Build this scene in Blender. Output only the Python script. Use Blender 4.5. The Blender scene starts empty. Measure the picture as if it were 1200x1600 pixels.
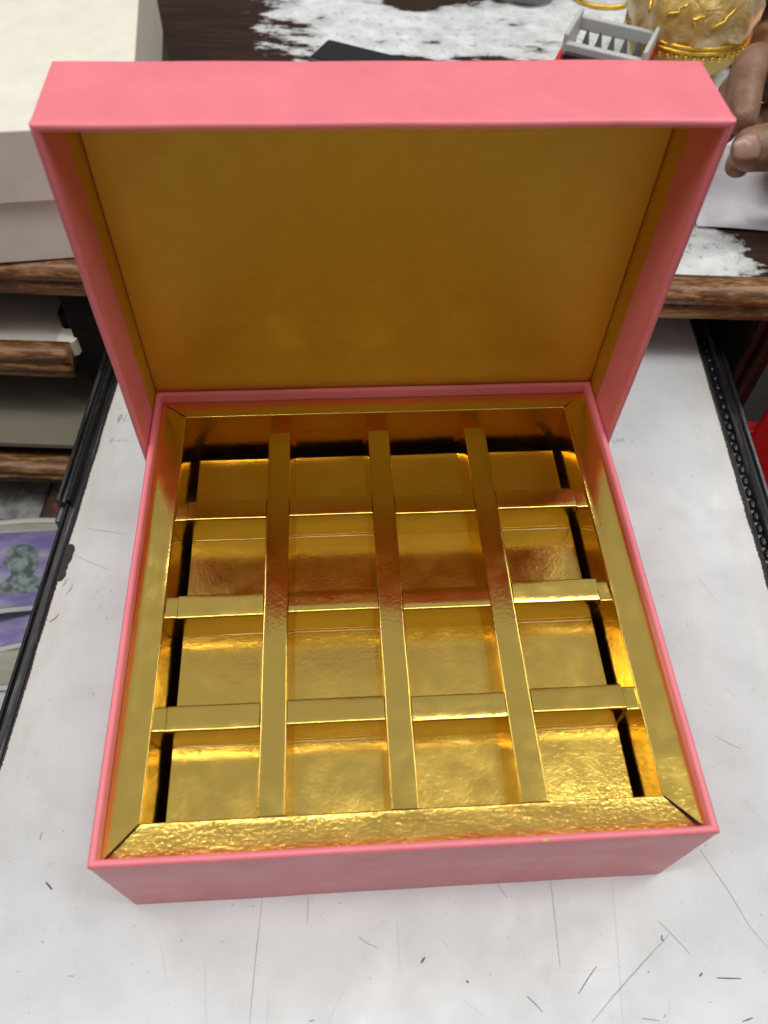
import bpy, bmesh, math, random
from mathutils import Vector, Matrix, noise

# ------------------------------------------------------------------ camera, world, lamps, exposure
scene = bpy.context.scene
C = scene.collection
R = math.radians
cam_data = bpy.data.cameras.new('camera')
cam = bpy.data.objects.new('camera', cam_data); C.objects.link(cam)
cam.location = (-0.0212, -0.0664, 0.3799)
cam.rotation_euler = (0.61707, -0.02517, -0.05876)
cam_data.sensor_fit = 'VERTICAL'; cam_data.sensor_height = 36.0; cam_data.sensor_width = 27.0
cam_data.lens = 36.0 * 1247.8 / 1600.0
cam_data.clip_start = 0.01; cam_data.clip_end = 50
cam_data.dof.use_dof = True; cam_data.dof.focus_distance = 0.40
cam_data.dof.aperture_fstop = cam_data.lens / 3.0          # a 3 mm phone aperture
scene.camera = cam

world = bpy.data.worlds.new('World'); scene.world = world; world.use_nodes = True
wn, wl = world.node_tree.nodes, world.node_tree.links
bg = wn['Background']
tc = wn.new('ShaderNodeTexCoord'); sp = wn.new('ShaderNodeSeparateXYZ'); rp = wn.new('ShaderNodeValToRGB')
wl.new(tc.outputs['Generated'], sp.inputs[0]); wl.new(sp.outputs['Z'], rp.inputs[0]); wl.new(rp.outputs[0], bg.inputs[0])
rp.color_ramp.elements[0].position = 0.45; rp.color_ramp.elements[0].color = (0.10, 0.095, 0.09, 1)   # shop walls
rp.color_ramp.elements[1].position = 0.86; rp.color_ramp.elements[1].color = (0.42, 0.42, 0.43, 1)   # white ceiling
bg.inputs[1].default_value = 1.0

def area(name, loc, aim, sx, sy, power, col):
    d = bpy.data.lights.new(name, 'AREA'); d.shape = 'RECTANGLE'; d.size = sx; d.size_y = sy
    d.energy = power; d.color = col
    o = bpy.data.objects.new(name, d); C.objects.link(o); o.location = loc
    o.rotation_euler = (Vector(aim) - Vector(loc)).to_track_quat('-Z', 'Y').to_euler()
    return o
area('ceiling_lamp', (0.05, 0.04, 2.0), (0, 0.2, 0), 1.4, 0.16, 13.0, (1.0, 1.0, 0.97))
area('ceiling_lamp', (-1.15, -0.20, 2.0), (0, 0.2, 0), 0.30, 1.3, 11.0, (1.0, 1.0, 0.97))
area('ceiling_lamp', (1.15, -0.20, 2.0), (0, 0.2, 0), 0.30, 1.3, 10.0, (1.0, 1.0, 0.97))
area('ceiling_lamp', (-1.6, 1.3, 2.0), (0, 0.2, 0), 1.2, 0.3, 12.0, (1.0, 1.0, 0.98))
area('ceiling_lamp', (1.6, 1.2, 2.0), (0, 0.2, 0), 1.2, 0.3, 12.0, (1.0, 1.0, 0.98))

scene.view_settings.view_transform = 'Standard'; scene.view_settings.look = 'None'
scene.view_settings.gamma = 1.0; scene.view_settings.exposure = 0.0
scene.view_settings.use_curve_mapping = False
scene.render.engine = 'CYCLES'
scene.cycles.max_bounces = 12; scene.cycles.glossy_bounces = 10; scene.cycles.diffuse_bounces = 4
scene.cycles.caustics_reflective = True
scene.cycles.blur_glossy = 0.6
random.seed(7)
FA = R(-4.8)                                              # the furniture stands turned against the box

# ------------------------------------------------------------------ materials
def mat(name, base, rough=0.5, metal=0.0, spec=0.5):
    m = bpy.data.materials.new(name); m.use_nodes = True
    b = m.node_tree.nodes['Principled BSDF']
    b.inputs['Base Color'].default_value = (*base, 1); b.inputs['Roughness'].default_value = rough
    b.inputs['Metallic'].default_value = metal; b.inputs['Specular IOR Level'].default_value = spec
    return m
def N(m, t): return m.node_tree.nodes.new(t)
def Lk(m, a, b): m.node_tree.links.new(a, b)
def coords(m, scale=(1, 1, 1)):
    t = N(m, 'ShaderNodeTexCoord'); mp = N(m, 'ShaderNodeMapping'); mp.inputs['Scale'].default_value = scale
    Lk(m, t.outputs['Object'], mp.inputs[0]); return mp.outputs[0]
def nz(m, vec, scale, detail=4, rough=0.55, dist=0.0):
    n = N(m, 'ShaderNodeTexNoise'); n.inputs['Scale'].default_value = scale; n.inputs['Detail'].default_value = detail
    n.inputs['Roughness'].default_value = rough; n.inputs['Distortion'].default_value = dist
    Lk(m, vec, n.inputs['Vector']); return n.outputs['Fac']
def ramp(m, fac, stops):
    r = N(m, 'ShaderNodeValToRGB'); e = r.color_ramp.elements
    while len(e) < len(stops): e.new(0.5)
    for el, (p, c) in zip(e, stops):
        el.position = p; el.color = (*c, 1) if isinstance(c, tuple) else (c, c, c, 1)
    Lk(m, fac, r.inputs[0]); return r.outputs[0]
def math_n(m, op, a, b):
    n = N(m, 'ShaderNodeMath'); n.operation = op
    for i, v in enumerate((a, b)):
        if isinstance(v, (int, float)): n.inputs[i].default_value = v
        else: Lk(m, v, n.inputs[i])
    return n.outputs[0]
def mix(m, fac, a, b):
    n = N(m, 'ShaderNodeMix'); n.data_type = 'RGBA'
    if isinstance(fac, (int, float)): n.inputs['Factor'].default_value = fac
    else: Lk(m, fac, n.inputs['Factor'])
    for k, v in (('A', a), ('B', b)):
        s = [i for i in n.inputs if i.name == k and i.type == 'RGBA'][0]
        if isinstance(v, tuple): s.default_value = (*v, 1)
        else: Lk(m, v, s)
    return [o for o in n.outputs if o.type == 'RGBA'][0]
def P(m): return m.node_tree.nodes['Principled BSDF']
def bump(m, h, dist, strength=1.0, prev=None):
    b = N(m, 'ShaderNodeBump'); b.inputs['Distance'].default_value = dist; b.inputs['Strength'].default_value = strength
    Lk(m, h, b.inputs['Height'])
    if prev is not None: Lk(m, prev, b.inputs['Normal'])
    Lk(m, b.outputs[0], P(m).inputs['Normal']); return b.outputs[0]

def paper(name, base, rough):
    m = mat(name, base, rough); v = coords(m)
    f = nz(m, v, 60, 5); c = ramp(m, f, [(0.3, tuple(x * 0.94 for x in base)), (0.7, tuple(min(1, x * 1.05) for x in base))])
    Lk(m, c, P(m).inputs['Base Color'])
    Lk(m, ramp(m, nz(m, v, 35, 4), [(0.3, rough - 0.05), (0.7, rough + 0.08)]), P(m).inputs['Roughness'])
    b1 = bump(m, nz(m, v, 28, 2), 0.0006, 0.5)
    bump(m, nz(m, v, 1400, 3), 0.00003, 0.6, b1)
    return m
def foil(name, base, rough, wob, peel, stretch=(1, 1, 1), ps=420):
    m = mat(name, base, rough, 1.0); v = coords(m, stretch)
    Lk(m, ramp(m, nz(m, v, 90, 5), [(0.3, rough - 0.04), (0.75, rough + 0.07)]), P(m).inputs['Roughness'])
    b1 = bump(m, nz(m, v, 45, 2), wob, 0.5)
    b2 = bump(m, nz(m, v, ps, 3, 0.6), peel, 0.6, b1)
    # fine scuffs
    v2 = coords(m, (1500, 40, 900)); s = ramp(m, nz(m, v2, 1.0, 2), [(0.70, 0.0), (0.78, 1.0)])
    bump(m, s, 0.00001, 0.35, b2)
    return m
M = {}
M['pink'] = paper('pink_paper', (0.84, 0.215, 0.255), 0.36)
M['gold'] = foil('gold_foil', (0.83, 0.58, 0.13), 0.13, 0.00028, 0.00009, (1, 1, 1), 600)
M['gold_grain'] = foil('gold_foil_grained', (0.83, 0.56, 0.12), 0.17, 0.00035, 0.00014, (1, 1, 1), 650)
M['gold_front'] = foil('gold_foil_creased', (0.80, 0.52, 0.12), 0.20, 0.0008, 0.00030, (0.8, 1.4, 1), 550)
M['gold_paper'] = foil('matt_gold_paper', (0.74, 0.52, 0.085), 0.57, 0.00012, 0.00004, (1, 1, 1), 1600)
M['cut_edge'] = mat('pale_gold_cut_edge', (0.70, 0.56, 0.30), 0.4, 0.5)
M['card'] = paper('raw_grey_card', (0.10, 0.06, 0.04), 0.8)
M['cream'] = paper('cream_card', (0.80, 0.755, 0.64), 0.55)

# white laminate: specks, grime creeping in from the long edges, faint yellowing
m = M['laminate'] = mat('white_laminate', (0.8, 0.8, 0.8), 0.28); v = coords(m)
sx = N(m, 'ShaderNodeSeparateXYZ'); Lk(m, v, sx.inputs[0])
edge = math_n(m, 'ABSOLUTE', math_n(m, 'SUBTRACT', sx.outputs['X'], 0.006), 0)
edge = math_n(m, 'ADD', edge, math_n(m, 'MULTIPLY', math_n(m, 'SUBTRACT', nz(m, coords(m, (2, 0.5, 1)), 70, 6, 0.65), 0.5), 0.045))
eg = ramp(m, edge, [(0.178, 0.0), (0.212, 0.7)])
blot = ramp(m, nz(m, v, 26, 6, 0.65), [(0.42, (0.64, 0.655, 0.655)), (0.72, (0.55, 0.56, 0.555))])
spk = ramp(m, nz(m, v, 430, 2, 0.5), [(0.70, 0.0), (0.75, 0.6)])
spk2 = ramp(m, nz(m, v, 170, 3, 0.6), [(0.69, 0.0), (0.78, 0.4)])
col = mix(m, spk, blot, (0.30, 0.28, 0.27)); col = mix(m, spk2, col, (0.42, 0.38, 0.34))
col = mix(m, eg, col, (0.52, 0.45, 0.36)); Lk(m, col, P(m).inputs['Base Color'])
Lk(m, ramp(m, nz(m, v, 40, 5), [(0.3, 0.24), (0.7, 0.42)]), P(m).inputs['Roughness'])
bump(m, nz(m, v, 18, 3), 0.0004, 0.4)

def wood(name, dark, light, wear, lo=0.52, hi=0.70, rough=0.35):
    m = mat(name, dark, rough); v = coords(m, (6, 60, 60)); vv = coords(m)
    g = ramp(m, nz(m, v, 3.0, 6, 0.6, 0.4), [(0.3, dark), (0.65, light)])
    w = ramp(m, nz(m, coords(m, (50, 260, 260)), 1.2, 8, 0.72), [(lo, 0.0), (hi, 1.0)])
    Lk(m, mix(m, w, g, wear), P(m).inputs['Base Color'])
    Lk(m, ramp(m, w, [(0.0, rough), (1.0, 0.6)]), P(m).inputs['Roughness'])
    bump(m, nz(m, v, 6, 5), 0.0004, 0.5); return m
M['wood_edge'] = wood('worn_wood_edge', (0.055, 0.022, 0.010), (0.20, 0.085, 0.030), (0.42, 0.22, 0.085), 0.46, 0.62)
M['wood_dark'] = wood('dark_wood', (0.030, 0.015, 0.010), (0.055, 0.027, 0.017), (0.10, 0.05, 0.03), 0.6, 0.8)
M['black_wood'] = wood('black_wood', (0.010, 0.009, 0.008), (0.018, 0.014, 0.012), (0.05, 0.035, 0.02), 0.68, 0.85, 0.8); P(M['black_wood']).inputs['Specular IOR Level'].default_value = 0.12

# desk top: dark polished wood with a flaking white skin, its patches given by place
m = M['desk_top'] = mat('dark_desk_top', (0.03, 0.015, 0.01), 0.2); v = coords(m)
wv = N(m, 'ShaderNodeTexNoise'); wv.inputs['Scale'].default_value = 22; wv.inputs['Detail'].default_value = 7; wv.inputs['Roughness'].default_value = 0.68
Lk(m, coords(m, (0.8, 1.6, 1)), wv.inputs['Vector'])
def blob(cx, cy, rx, ry):
    mp = N(m, 'ShaderNodeMapping'); mp.vector_type = 'TEXTURE'
    mp.inputs['Location'].default_value = (cx, cy, 0.065); mp.inputs['Scale'].default_value = (rx, ry, 1)
    Lk(m, v, mp.inputs[0]); ln = N(m, 'ShaderNodeVectorMath'); ln.operation = 'LENGTH'; Lk(m, mp.outputs[0], ln.inputs[0])
    return math_n(m, 'SUBTRACT', 1.0, ln.outputs['Value'])
bl = None
for a in ((0.02, 0.655, 0.13, 0.065), (0.16, 0.68, 0.13, 0.13), (0.20, 0.53, 0.10, 0.12), (0.185, 0.362, 0.035, 0.032), (-0.05, 0.69, 0.08, 0.05)):
    b = blob(*a); bl = b if bl is None else math_n(m, 'MAXIMUM', bl, b)
for a in ((0.0, 0.715, 0.035, 0.028), (-0.02, 0.60, 0.05, 0.02)):
    bl = math_n(m, 'SUBTRACT', bl, math_n(m, 'MAXIMUM', blob(*a), 0.0))
bl = math_n(m, 'MAXIMUM', bl, -1.2)
bl = math_n(m, 'MINIMUM', bl, 0.45)
sel = math_n(m, 'ADD', bl, math_n(m, 'MULTIPLY', math_n(m, 'SUBTRACT', wv.outputs['Fac'], 0.5), 2.6))
fl = ramp(m, sel, [(0.02, 0.0), (0.16, 0.8), (0.5, 1.0)])
fine = ramp(m, nz(m, v, 190, 5, 0.7), [(0.30, 0.45), (0.44, 1.0)])
msk = math_n(m, 'MULTIPLY', fl, fine)
wd = ramp(m, nz(m, coords(m, (6, 50, 1)), 3, 6), [(0.3, (0.018, 0.008, 0.006)), (0.7, (0.05, 0.022, 0.014))])
wh = ramp(m, nz(m, v, 60, 5), [(0.3, (0.60, 0.62, 0.62)), (0.7, (0.82, 0.83, 0.82))])
Lk(m, mix(m, msk, wd, wh), P(m).inputs['Base Color'])
Lk(m, ramp(m, msk, [(0.0, 0.22), (1.0, 0.75)]), P(m).inputs['Roughness'])
bump(m, msk, 0.0006, 0.6)

m = M['rail'] = mat('black_rail_metal', (0.02, 0.02, 0.022), 0.3, 0.75); v = coords(m, (160, 6, 30))
w = ramp(m, nz(m, v, 3, 5, 0.7), [(0.54, 0.0), (0.80, 1.0)])
Lk(m, mix(m, w, (0.045, 0.045, 0.047), (0.30, 0.29, 0.28)), P(m).inputs['Base Color'])
Lk(m, ramp(m, w, [(0, 0.26), (1, 0.45)]), P(m).inputs['Roughness']); bump(m, nz(m, coords(m), 260, 4), 0.00004, 0.4)
M['gum'] = mat('black_edge_gum', (0.022, 0.018, 0.016), 0.7)
M['beige'] = paper('olive_beige_laminate', (0.215, 0.190, 0.140), 0.5)
M['grey_floor'] = paper('grey_drawer_board', (0.15, 0.145, 0.135), 0.6)
M['scr0'] = mat('faint_scratch', (0.60, 0.60, 0.60), 0.5); M['scr1'] = mat('grey_scratch', (0.33, 0.32, 0.31), 0.5)
M['scr2'] = mat('dark_scratch', (0.09, 0.08, 0.08), 0.5)
M['violet'] = mat('violet_ink', (0.16, 0.12, 0.40), 0.5); M['grey'] = mat('pencil', (0.30, 0.30, 0.32), 0.5); M['pale'] = mat('rubbed_pencil', (0.55, 0.55, 0.56), 0.5)
M['red'] = paper('red_plastic', (0.55, 0.018, 0.020), 0.35)
M['grey_plastic'] = paper('light_grey_plastic', (0.52, 0.53, 0.52), 0.4)
M['tooth'] = mat('mid_grey_plastic', (0.16, 0.16, 0.16), 0.45)
M['dark_plastic'] = mat('dark_plastic', (0.02, 0.02, 0.025), 0.35)
M['paper'] = paper('white_paper', (0.76, 0.74, 0.80), 0.6)
M['navy'] = paper('navy_cloth', (0.012, 0.014, 0.07), 0.85)
M['brass'] = foil('brass', (0.80, 0.36, 0.13), 0.22, 0.0005, 0.00003)
m = M['glass'] = mat('clear_glass', (0.95, 0.96, 0.96), 0.04); P(m).inputs['Transmission Weight'].default_value = 1.0; P(m).inputs['IOR'].default_value = 1.45
m = M['organza'] = mat('gold_organza', (0.80, 0.56, 0.20), 0.35, 0.25); v = coords(m)
P(m).inputs['Transmission Weight'].default_value = 0.35; P(m).inputs['Sheen Weight'].default_value = 0.4
Lk(m, ramp(m, nz(m, v, 70, 4, 0.6, 1.0), [(0.3, (0.50, 0.28, 0.035)), (0.7, (0.86, 0.62, 0.20))]), P(m).inputs['Base Color'])
P(m).inputs['Alpha'].default_value = 0.86; bump(m, nz(m, v, 60, 4, 0.6, 1.5), 0.003, 0.8)
M['lace'] = foil('gold_thread', (0.80, 0.52, 0.07), 0.28, 0.001, 0.0003)
M['yellow_cloth'] = paper('yellow_satin', (0.66, 0.47, 0.13), 0.45)
m = M['skin'] = mat('brown_skin', (0.23, 0.115, 0.075), 0.42); v = coords(m)
Lk(m, ramp(m, nz(m, v, 55, 5), [(0.3, (0.17, 0.085, 0.05)), (0.7, (0.33, 0.18, 0.11))]), P(m).inputs['Base Color'])
P(m).inputs['Subsurface Weight'].default_value = 0.12; P(m).inputs['Subsurface Radius'].default_value = (0.004, 0.002, 0.001)
b1 = bump(m, nz(m, coords(m, (1, 1, 2)), 130, 4, 0.6), 0.0009, 0.7); bump(m, nz(m, v, 700, 3), 0.0002, 0.6, b1)
M['nail'] = mat('nail', (0.37, 0.22, 0.17), 0.3)
# printed paper of the notes
def note_mat(name, a, b, c):
    m = mat(name, a, 0.65); v = coords(m)
    w = N(m, 'ShaderNodeTexWave'); w.inputs['Scale'].default_value = 260; w.inputs['Distortion'].default_value = 9; w.inputs['Detail'].default_value = 3
    Lk(m, v, w.inputs['Vector'])
    g = ramp(m, nz(m, coords(m, (9, 26, 1)), 3, 3), [(0.38, a), (0.50, b), (0.64, c)])
    Lk(m, mix(m, math_n(m, 'MULTIPLY', w.outputs['Fac'], 0.35), g, a), P(m).inputs['Base Color']); return m
M['lavender'] = note_mat('lavender_banknote', (0.20, 0.15, 0.38), (0.30, 0.26, 0.46), (0.46, 0.45, 0.48))
M['olive_note'] = note_mat('olive_banknote', (0.30, 0.29, 0.22), (0.38, 0.36, 0.28), (0.44, 0.43, 0.36))
M['blue_note'] = note_mat('pale_blue_banknote', (0.36, 0.42, 0.48), (0.50, 0.52, 0.50), (0.58, 0.57, 0.46))
M['note_margin'] = mat('banknote_margin', (0.62, 0.60, 0.60), 0.65)
M['note_ink'] = mat('banknote_ink', (0.05, 0.055, 0.08), 0.6)
m = M['portrait'] = mat('banknote_engraving', (0.2, 0.25, 0.26), 0.6); v = coords(m)
Lk(m, ramp(m, nz(m, v, 170, 3), [(0.4, (0.07, 0.10, 0.11)), (0.6, (0.28, 0.33, 0.32))]), P(m).inputs['Base Color'])
m = M['marble'] = mat('mottled_print', (0.3, 0.3, 0.28), 0.6)
Lk(m, ramp(m, nz(m, coords(m), 70, 5, 0.6, 0.8), [(0.38, (0.16, 0.16, 0.15)), (0.6, (0.32, 0.32, 0.30))]), P(m).inputs['Base Color'])
m = M['orange_print'] = mat('orange_print', (0.3, 0.1, 0.03), 0.6)
Lk(m, ramp(m, nz(m, coords(m), 55, 4, 0.6, 0.8), [(0.36, (0.05, 0.035, 0.03)), (0.5, (0.22, 0.07, 0.03)), (0.63, (0.30, 0.24, 0.20))]), P(m).inputs['Base Color'])
M['floor'] = paper('dark_floor', (0.022, 0.018, 0.016), 0.7)

# ------------------------------------------------------------------ building helpers
def link(name, bm, material, parent=None, smooth=False, bevel=0.0, seg=2, recalc=True):
    if recalc: bmesh.ops.recalc_face_normals(bm, faces=bm.faces)
    me = bpy.data.meshes.new(name); bm.to_mesh(me); bm.free()
    me.materials.append(M[material])
    if smooth:
        for p in me.polygons: p.use_smooth = True
    o = bpy.data.objects.new(name, me); C.objects.link(o); o.parent = parent
    if bevel:
        b = o.modifiers.new('bevel', 'BEVEL'); b.width = bevel; b.segments = seg; b.limit_method = 'ANGLE'; b.angle_limit = R(35)
        for p in me.polygons: p.use_smooth = True
        b.harden_normals = True
    return o
def tag(o, label, cat, group=None, kind=None):
    if label: o['label'] = label
    if cat: o['category'] = cat
    if group: o['group'] = group
    if kind: o['kind'] = kind
    return o
def empty(name, loc=(0, 0, 0), rz=0.0):
    o = bpy.data.objects.new(name, None); C.objects.link(o); o.location = loc; o.rotation_euler = (0, 0, rz); o.empty_display_size = 0.02
    return o
def fempty(name): return empty(name, (0, 0, 0), FA)
def add_box(bm, x0, x1, y0, y1, z0, z1):
    vs = [bm.verts.new((x, y, z)) for x in (x0, x1) for y in (y0, y1) for z in (z0, z1)]
    for f in ((0, 1, 3, 2), (4, 6, 7, 5), (0, 4, 5, 1), (2, 3, 7, 6), (0, 2, 6, 4), (1, 5, 7, 3)):
        bm.faces.new([vs[i] for i in f])
    return vs
def box(name, x0, x1, y0, y1, z0, z1, material, parent=None, bevel=0.0, seg=2):
    bm = bmesh.new(); add_box(bm, x0, x1, y0, y1, z0, z1); return link(name, bm, material, parent, bevel=bevel, seg=seg)
def add_loft(bm, rings, closed=False, caps=True):
    R_ = [[bm.verts.new(p) for p in r] for r in rings]
    n = len(rings[0])
    pairs = list(zip(R_, R_[1:])) + ([(R_[-1], R_[0])] if closed else [])
    for a, b in pairs:
        for i in range(n):
            j = (i + 1) % n
            bm.faces.new((a[i], a[j], b[j], b[i]))
    if caps and not closed:
        bm.faces.new(R_[0]); bm.faces.new(list(reversed(R_[-1])))
def add_tube(bm, pts, rad, n=8):
    pts = [Vector(p) for p in pts]; rings = []
    for i, p in enumerate(pts):
        t = (pts[min(i + 1, len(pts) - 1)] - pts[max(i - 1, 0)]).normalized()
        a = t.cross(Vector((0, 0, 1)))
        if a.length < 1e-3: a = t.cross(Vector((1, 0, 0)))
        a.normalize(); b = t.cross(a)
        r = rad[i] if isinstance(rad, (list, tuple)) else rad
        rings.append([p + a * r * math.cos(2 * math.pi * k / n) + b * r * math.sin(2 * math.pi * k / n) for k in range(n)])
    add_loft(bm, rings)
def add_lathe(bm, prof, cx, cy, n=40, wob=None, caps=True):
    rings = []
    for r, z in prof:
        rings.append([(cx + r * (wob(2 * math.pi * k / n, z) if wob else 1) * math.cos(2 * math.pi * k / n),
                       cy + r * (wob(2 * math.pi * k / n, z) if wob else 1) * math.sin(2 * math.pi * k / n), z) for k in range(n)])
    add_loft(bm, rings, caps=caps)
def add_stroke(bm, pts, w, z):
    pts = [Vector((x, y, z)) for x, y in pts]
    if len(pts) == 2: pts = [pts[0], (pts[0] + pts[1]) / 2, pts[1]]
    dense = []
    for a, b in zip(pts, pts[1:]):
        k = max(1, int((b - a).length / 0.004))
        dense += [a.lerp(b, i / k) for i in range(k)]
    dense.append(pts[-1]); prev = None; n = len(dense)
    for i, p in enumerate(dense):
        t = (dense[min(i + 1, n - 1)] - dense[max(i - 1, 0)]).normalized(); s = Vector((-t.y, t.x, 0))
        hw = w / 2 * (0.45 + 0.55 * math.sin(math.pi * (i + 0.6) / (n + 0.2))) * random.uniform(0.75, 1.2)
        j = s * random.uniform(-0.12, 0.12) * w
        cur = (bm.verts.new(p + s * hw + j), bm.verts.new(p - s * hw + j))
        if prev: bm.faces.new((prev[0], prev[1], cur[1], cur[0]))
        prev = cur

# ------------------------------------------------------------------ the setting below
bm = bmesh.new(); vs = [bm.verts.new(p) for p in ((-3, -3, -0.75), (3, -3, -0.75), (3, 3, -0.75), (-3, 3, -0.75))]; bm.faces.new(vs)
tag(link('floor', bm, 'floor'), 'dark shop floor far below the desk', 'floor', kind='structure')

# ------------------------------------------------------------------ desk with moulded front edge (furniture frame: u right, v away)
desk = tag(fempty('wooden_desk'), 'dark brown wooden desk with moulded edge and flaking white patches', 'desk')
box('desk_top', -0.75, 0.75, 0.345, 1.10, 0.040, 0.065, 'desk_top', desk, 0.001)
prof = [(0.350, 0.0648), (0.3355, 0.0646), (0.3315, 0.0625), (0.3295, 0.0580), (0.3305, 0.0535), (0.3345, 0.0512), (0.3355, 0.0500), (0.3330, 0.0488),
        (0.3318, 0.0455), (0.3325, 0.0415), (0.3355, 0.0385), (0.3400, 0.0375), (0.3405, 0.0350), (0.350, 0.0345)]
bm = bmesh.new(); rings = []
for i in range(61):
    u = -0.75 + 1.5 * i / 60
    rings.append([(u, v + 0.0006 * noise.noise((u * 30, v * 90, z * 90)), z + 0.0005 * noise.noise((u * 25, 4, z * 80))) for v, z in prof])
add_loft(bm, rings); o = link('edge_moulding', bm, 'wood_edge', desk, smooth=True)
# carcass: side panel to the right of the board, dark post to the left of it
box('side_panel', 0.232, 0.252, 0.352, 1.05, -0.60, 0.040, 'wood_dark', desk, 0.001)
bm = bmesh.new()
for k, (a, b, c) in enumerate(((0.2320, 0.2375, 0.345), (0.2395, 0.2445, 0.341), (0.2465, 0.2520, 0.345))):
    add_box(bm, a, b, c, 0.3515, -0.60, 0.034)
link('post_moulding', bm, 'wood_dark', desk, bevel=0.0012)
box('side_panel', -0.228, -0.204, 0.338, 1.05, -0.60, 0.040, 'black_wood', desk, 0.002)
box('side_panel', -0.60, -0.585, 0.36, 1.05, -0.60, 0.040, 'wood_dark', desk, 0.001)
box('back_panel', -0.58, 0.60, 1.06, 1.075, -0.60, 0.039, 'black_wood', desk)

# ------------------------------------------------------------------ white pull-out board that carries the box
board = tag(fempty('pull_out_board'), 'scratched white laminate pull-out board on black slides under the pink box', 'pull-out board')
UL, UR = -0.1895, 0.2025
box('board_panel', UL, UR, -0.30, 0.62, -0.016, 0.0, 'laminate', board, 0.0005)
SCRATCHES = [
    (0.35, 1, [(0.1107, -0.0091), (0.117, -0.0156), (0.1224, -0.0218)]),
    (0.40, 1, [(0.1148, -0.0143), (0.1002, -0.0267), (0.0879, -0.0374), (0.0774, -0.0472)]),
    (0.40, 2, [(0.0732, -0.0373), (0.0776, -0.032), (0.0819, -0.0272)]),
    (0.50, 2, [(0.1317, -0.0301), (0.1419, -0.03)]),
    (0.30, 1, [(0.1351, 0.0204), (0.1445, 0.0028), (0.1499, -0.0097), (0.156, -0.0185)]),
    (0.30, 1, [(0.0657, 0.0059), (0.0663, -0.0108), (0.0665, -0.0281)]),
    (0.30, 1, [(0.0416, 0.0045), (0.0441, 0.0006), (0.0462, -0.0021)]),
    (0.35, 2, [(0.0519, -0.0388), (0.0554, -0.0416), (0.0578, -0.0442)]),
    (0.25, 0, [(0.0931, 0.0052), (0.0918, -0.0199), (0.0901, -0.0473)]),
    (0.25, 0, [(0.0564, -0.0293), (0.073, -0.0293), (0.0892, -0.0282)]),
    (0.30, 1, [(-0.0603, -0.0055), (-0.0605, -0.0265), (-0.0602, -0.0512)]),
    (0.35, 1, [(-0.0404, -0.0039), (-0.0401, -0.0144)]),
    (0.25, 0, [(-0.0814, -0.0294), (-0.0774, -0.0517)]),
    (0.70, 2, [(-0.1547, -0.0019), (-0.1526, -0.0034), (-0.1514, -0.0046)]),
    (0.40, 1, [(-0.0181, -0.0191), (-0.0139, -0.0216), (-0.0098, -0.0229)]),
    (0.25, 0, [(-0.0219, -0.0359), (-0.0254, -0.0427), (-0.029, -0.05)]),
    (0.30, 0, [(-0.0534, -0.0423), (-0.0535, -0.0511)]),
    (0.40, 1, [(-0.1361, -0.0366), (-0.1337, -0.0368)]),
    (0.30, 0, [(-0.1683, 0.0021), (-0.1655, 0.0012)]),
    (0.70, 2, [(0.1114, -0.0147), (0.1112, -0.0164), (0.1119, -0.0169)]),
    (0.70, 2, [(0.1259, -0.0284), (0.1245, -0.0298)]),
    (0.90, 2, [(0.1033, -0.0285), (0.1036, -0.0287)]),
    (0.80, 2, [(0.0272, -0.0338), (0.028, -0.0347)]),
    (0.90, 2, [(0.0085, -0.0281), (0.0101, -0.0259)]),
    (0.60, 1, [(-0.0365, -0.0499), (-0.0345, -0.0491)]),
    (0.50, 1, [(0.098, -0.0452), (0.1049, -0.0458)]),
    (0.40, 1, [(0.1069, -0.0447), (0.1079, -0.0435)]),
    (0.50, 2, [(0.1388, -0.0453), (0.1434, -0.0438)]),
    (0.30, 0, [(0.0166, -0.0186), (0.0219, -0.0234)]),
    (0.50, 1, [(0.023, -0.0048), (0.0235, -0.0051)]),
    (0.60, 1, [(0.0368, -0.0312), (0.0374, -0.0315)]),
    (0.30, 1, [(0.1536, 0.0738), (0.1585, 0.0707), (0.1648, 0.0677)]),
    (0.30, 0, [(0.1634, 0.1009), (0.1684, 0.0942)]),
    (0.25, 0, [(0.1596, 0.0432), (0.1688, 0.0319)]),
    (0.30, 1, [(-0.1808, 0.183), (-0.1723, 0.182), (-0.1584, 0.18)]),
    (0.30, 1, [(-0.1869, 0.1663), (-0.1746, 0.1611), (-0.1637, 0.1566)]),
    (0.50, 2, [(-0.1868, 0.1234), (-0.1845, 0.1254), (-0.183, 0.1281)]),
    (0.40, 1, [(-0.1847, 0.1456), (-0.1831, 0.1504)]),
    (0.40, 1, [(-0.1821, 0.1397), (-0.18, 0.1462)]),
    (0.35, 1, [(-0.1854, 0.1443), (-0.1844, 0.1496)]),
    (0.40, 1, [(-0.181, 0.1418), (-0.1799, 0.1446)]),
    (0.30, 0, [(-0.1849, 0.1142), (-0.1845, 0.1187)]),
    (0.50, 1, [(0.1497, 0.2376), (0.1513, 0.2371)]),
    (0.50, 1, [(0.1473, 0.1968), (0.1484, 0.1964)]),
    (0.40, 1, [(0.1416, 0.2482), (0.1424, 0.2478)]),
    (0.40, 1, [(0.1413, 0.1524), (0.1419, 0.1516)]),
    (0.30, 0, [(0.1267, 0.1174), (0.1438, 0.1187)]),
    (0.30, 0, [(0.1633, 0.1655), (0.1707, 0.1496)]),
    (0.30, 0, [(-0.1733, 0.0325), (-0.1508, 0.0362)]),
    (0.30, 0, [(-0.1638, -0.0199), (-0.1439, -0.0241)]),
    (0.50, 1, [(-0.1622, 0.0156), (-0.162, 0.0189)]),
    (0.30, 0, [(-0.1012, -0.0229), (-0.0951, -0.0389)]),
    (0.30, 0, [(-0.0019, -0.0103), (-0.0005, -0.0318)]),
    (0.25, 0, [(0.0246, -0.0402), (0.0348, -0.0465)]),
]
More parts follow.
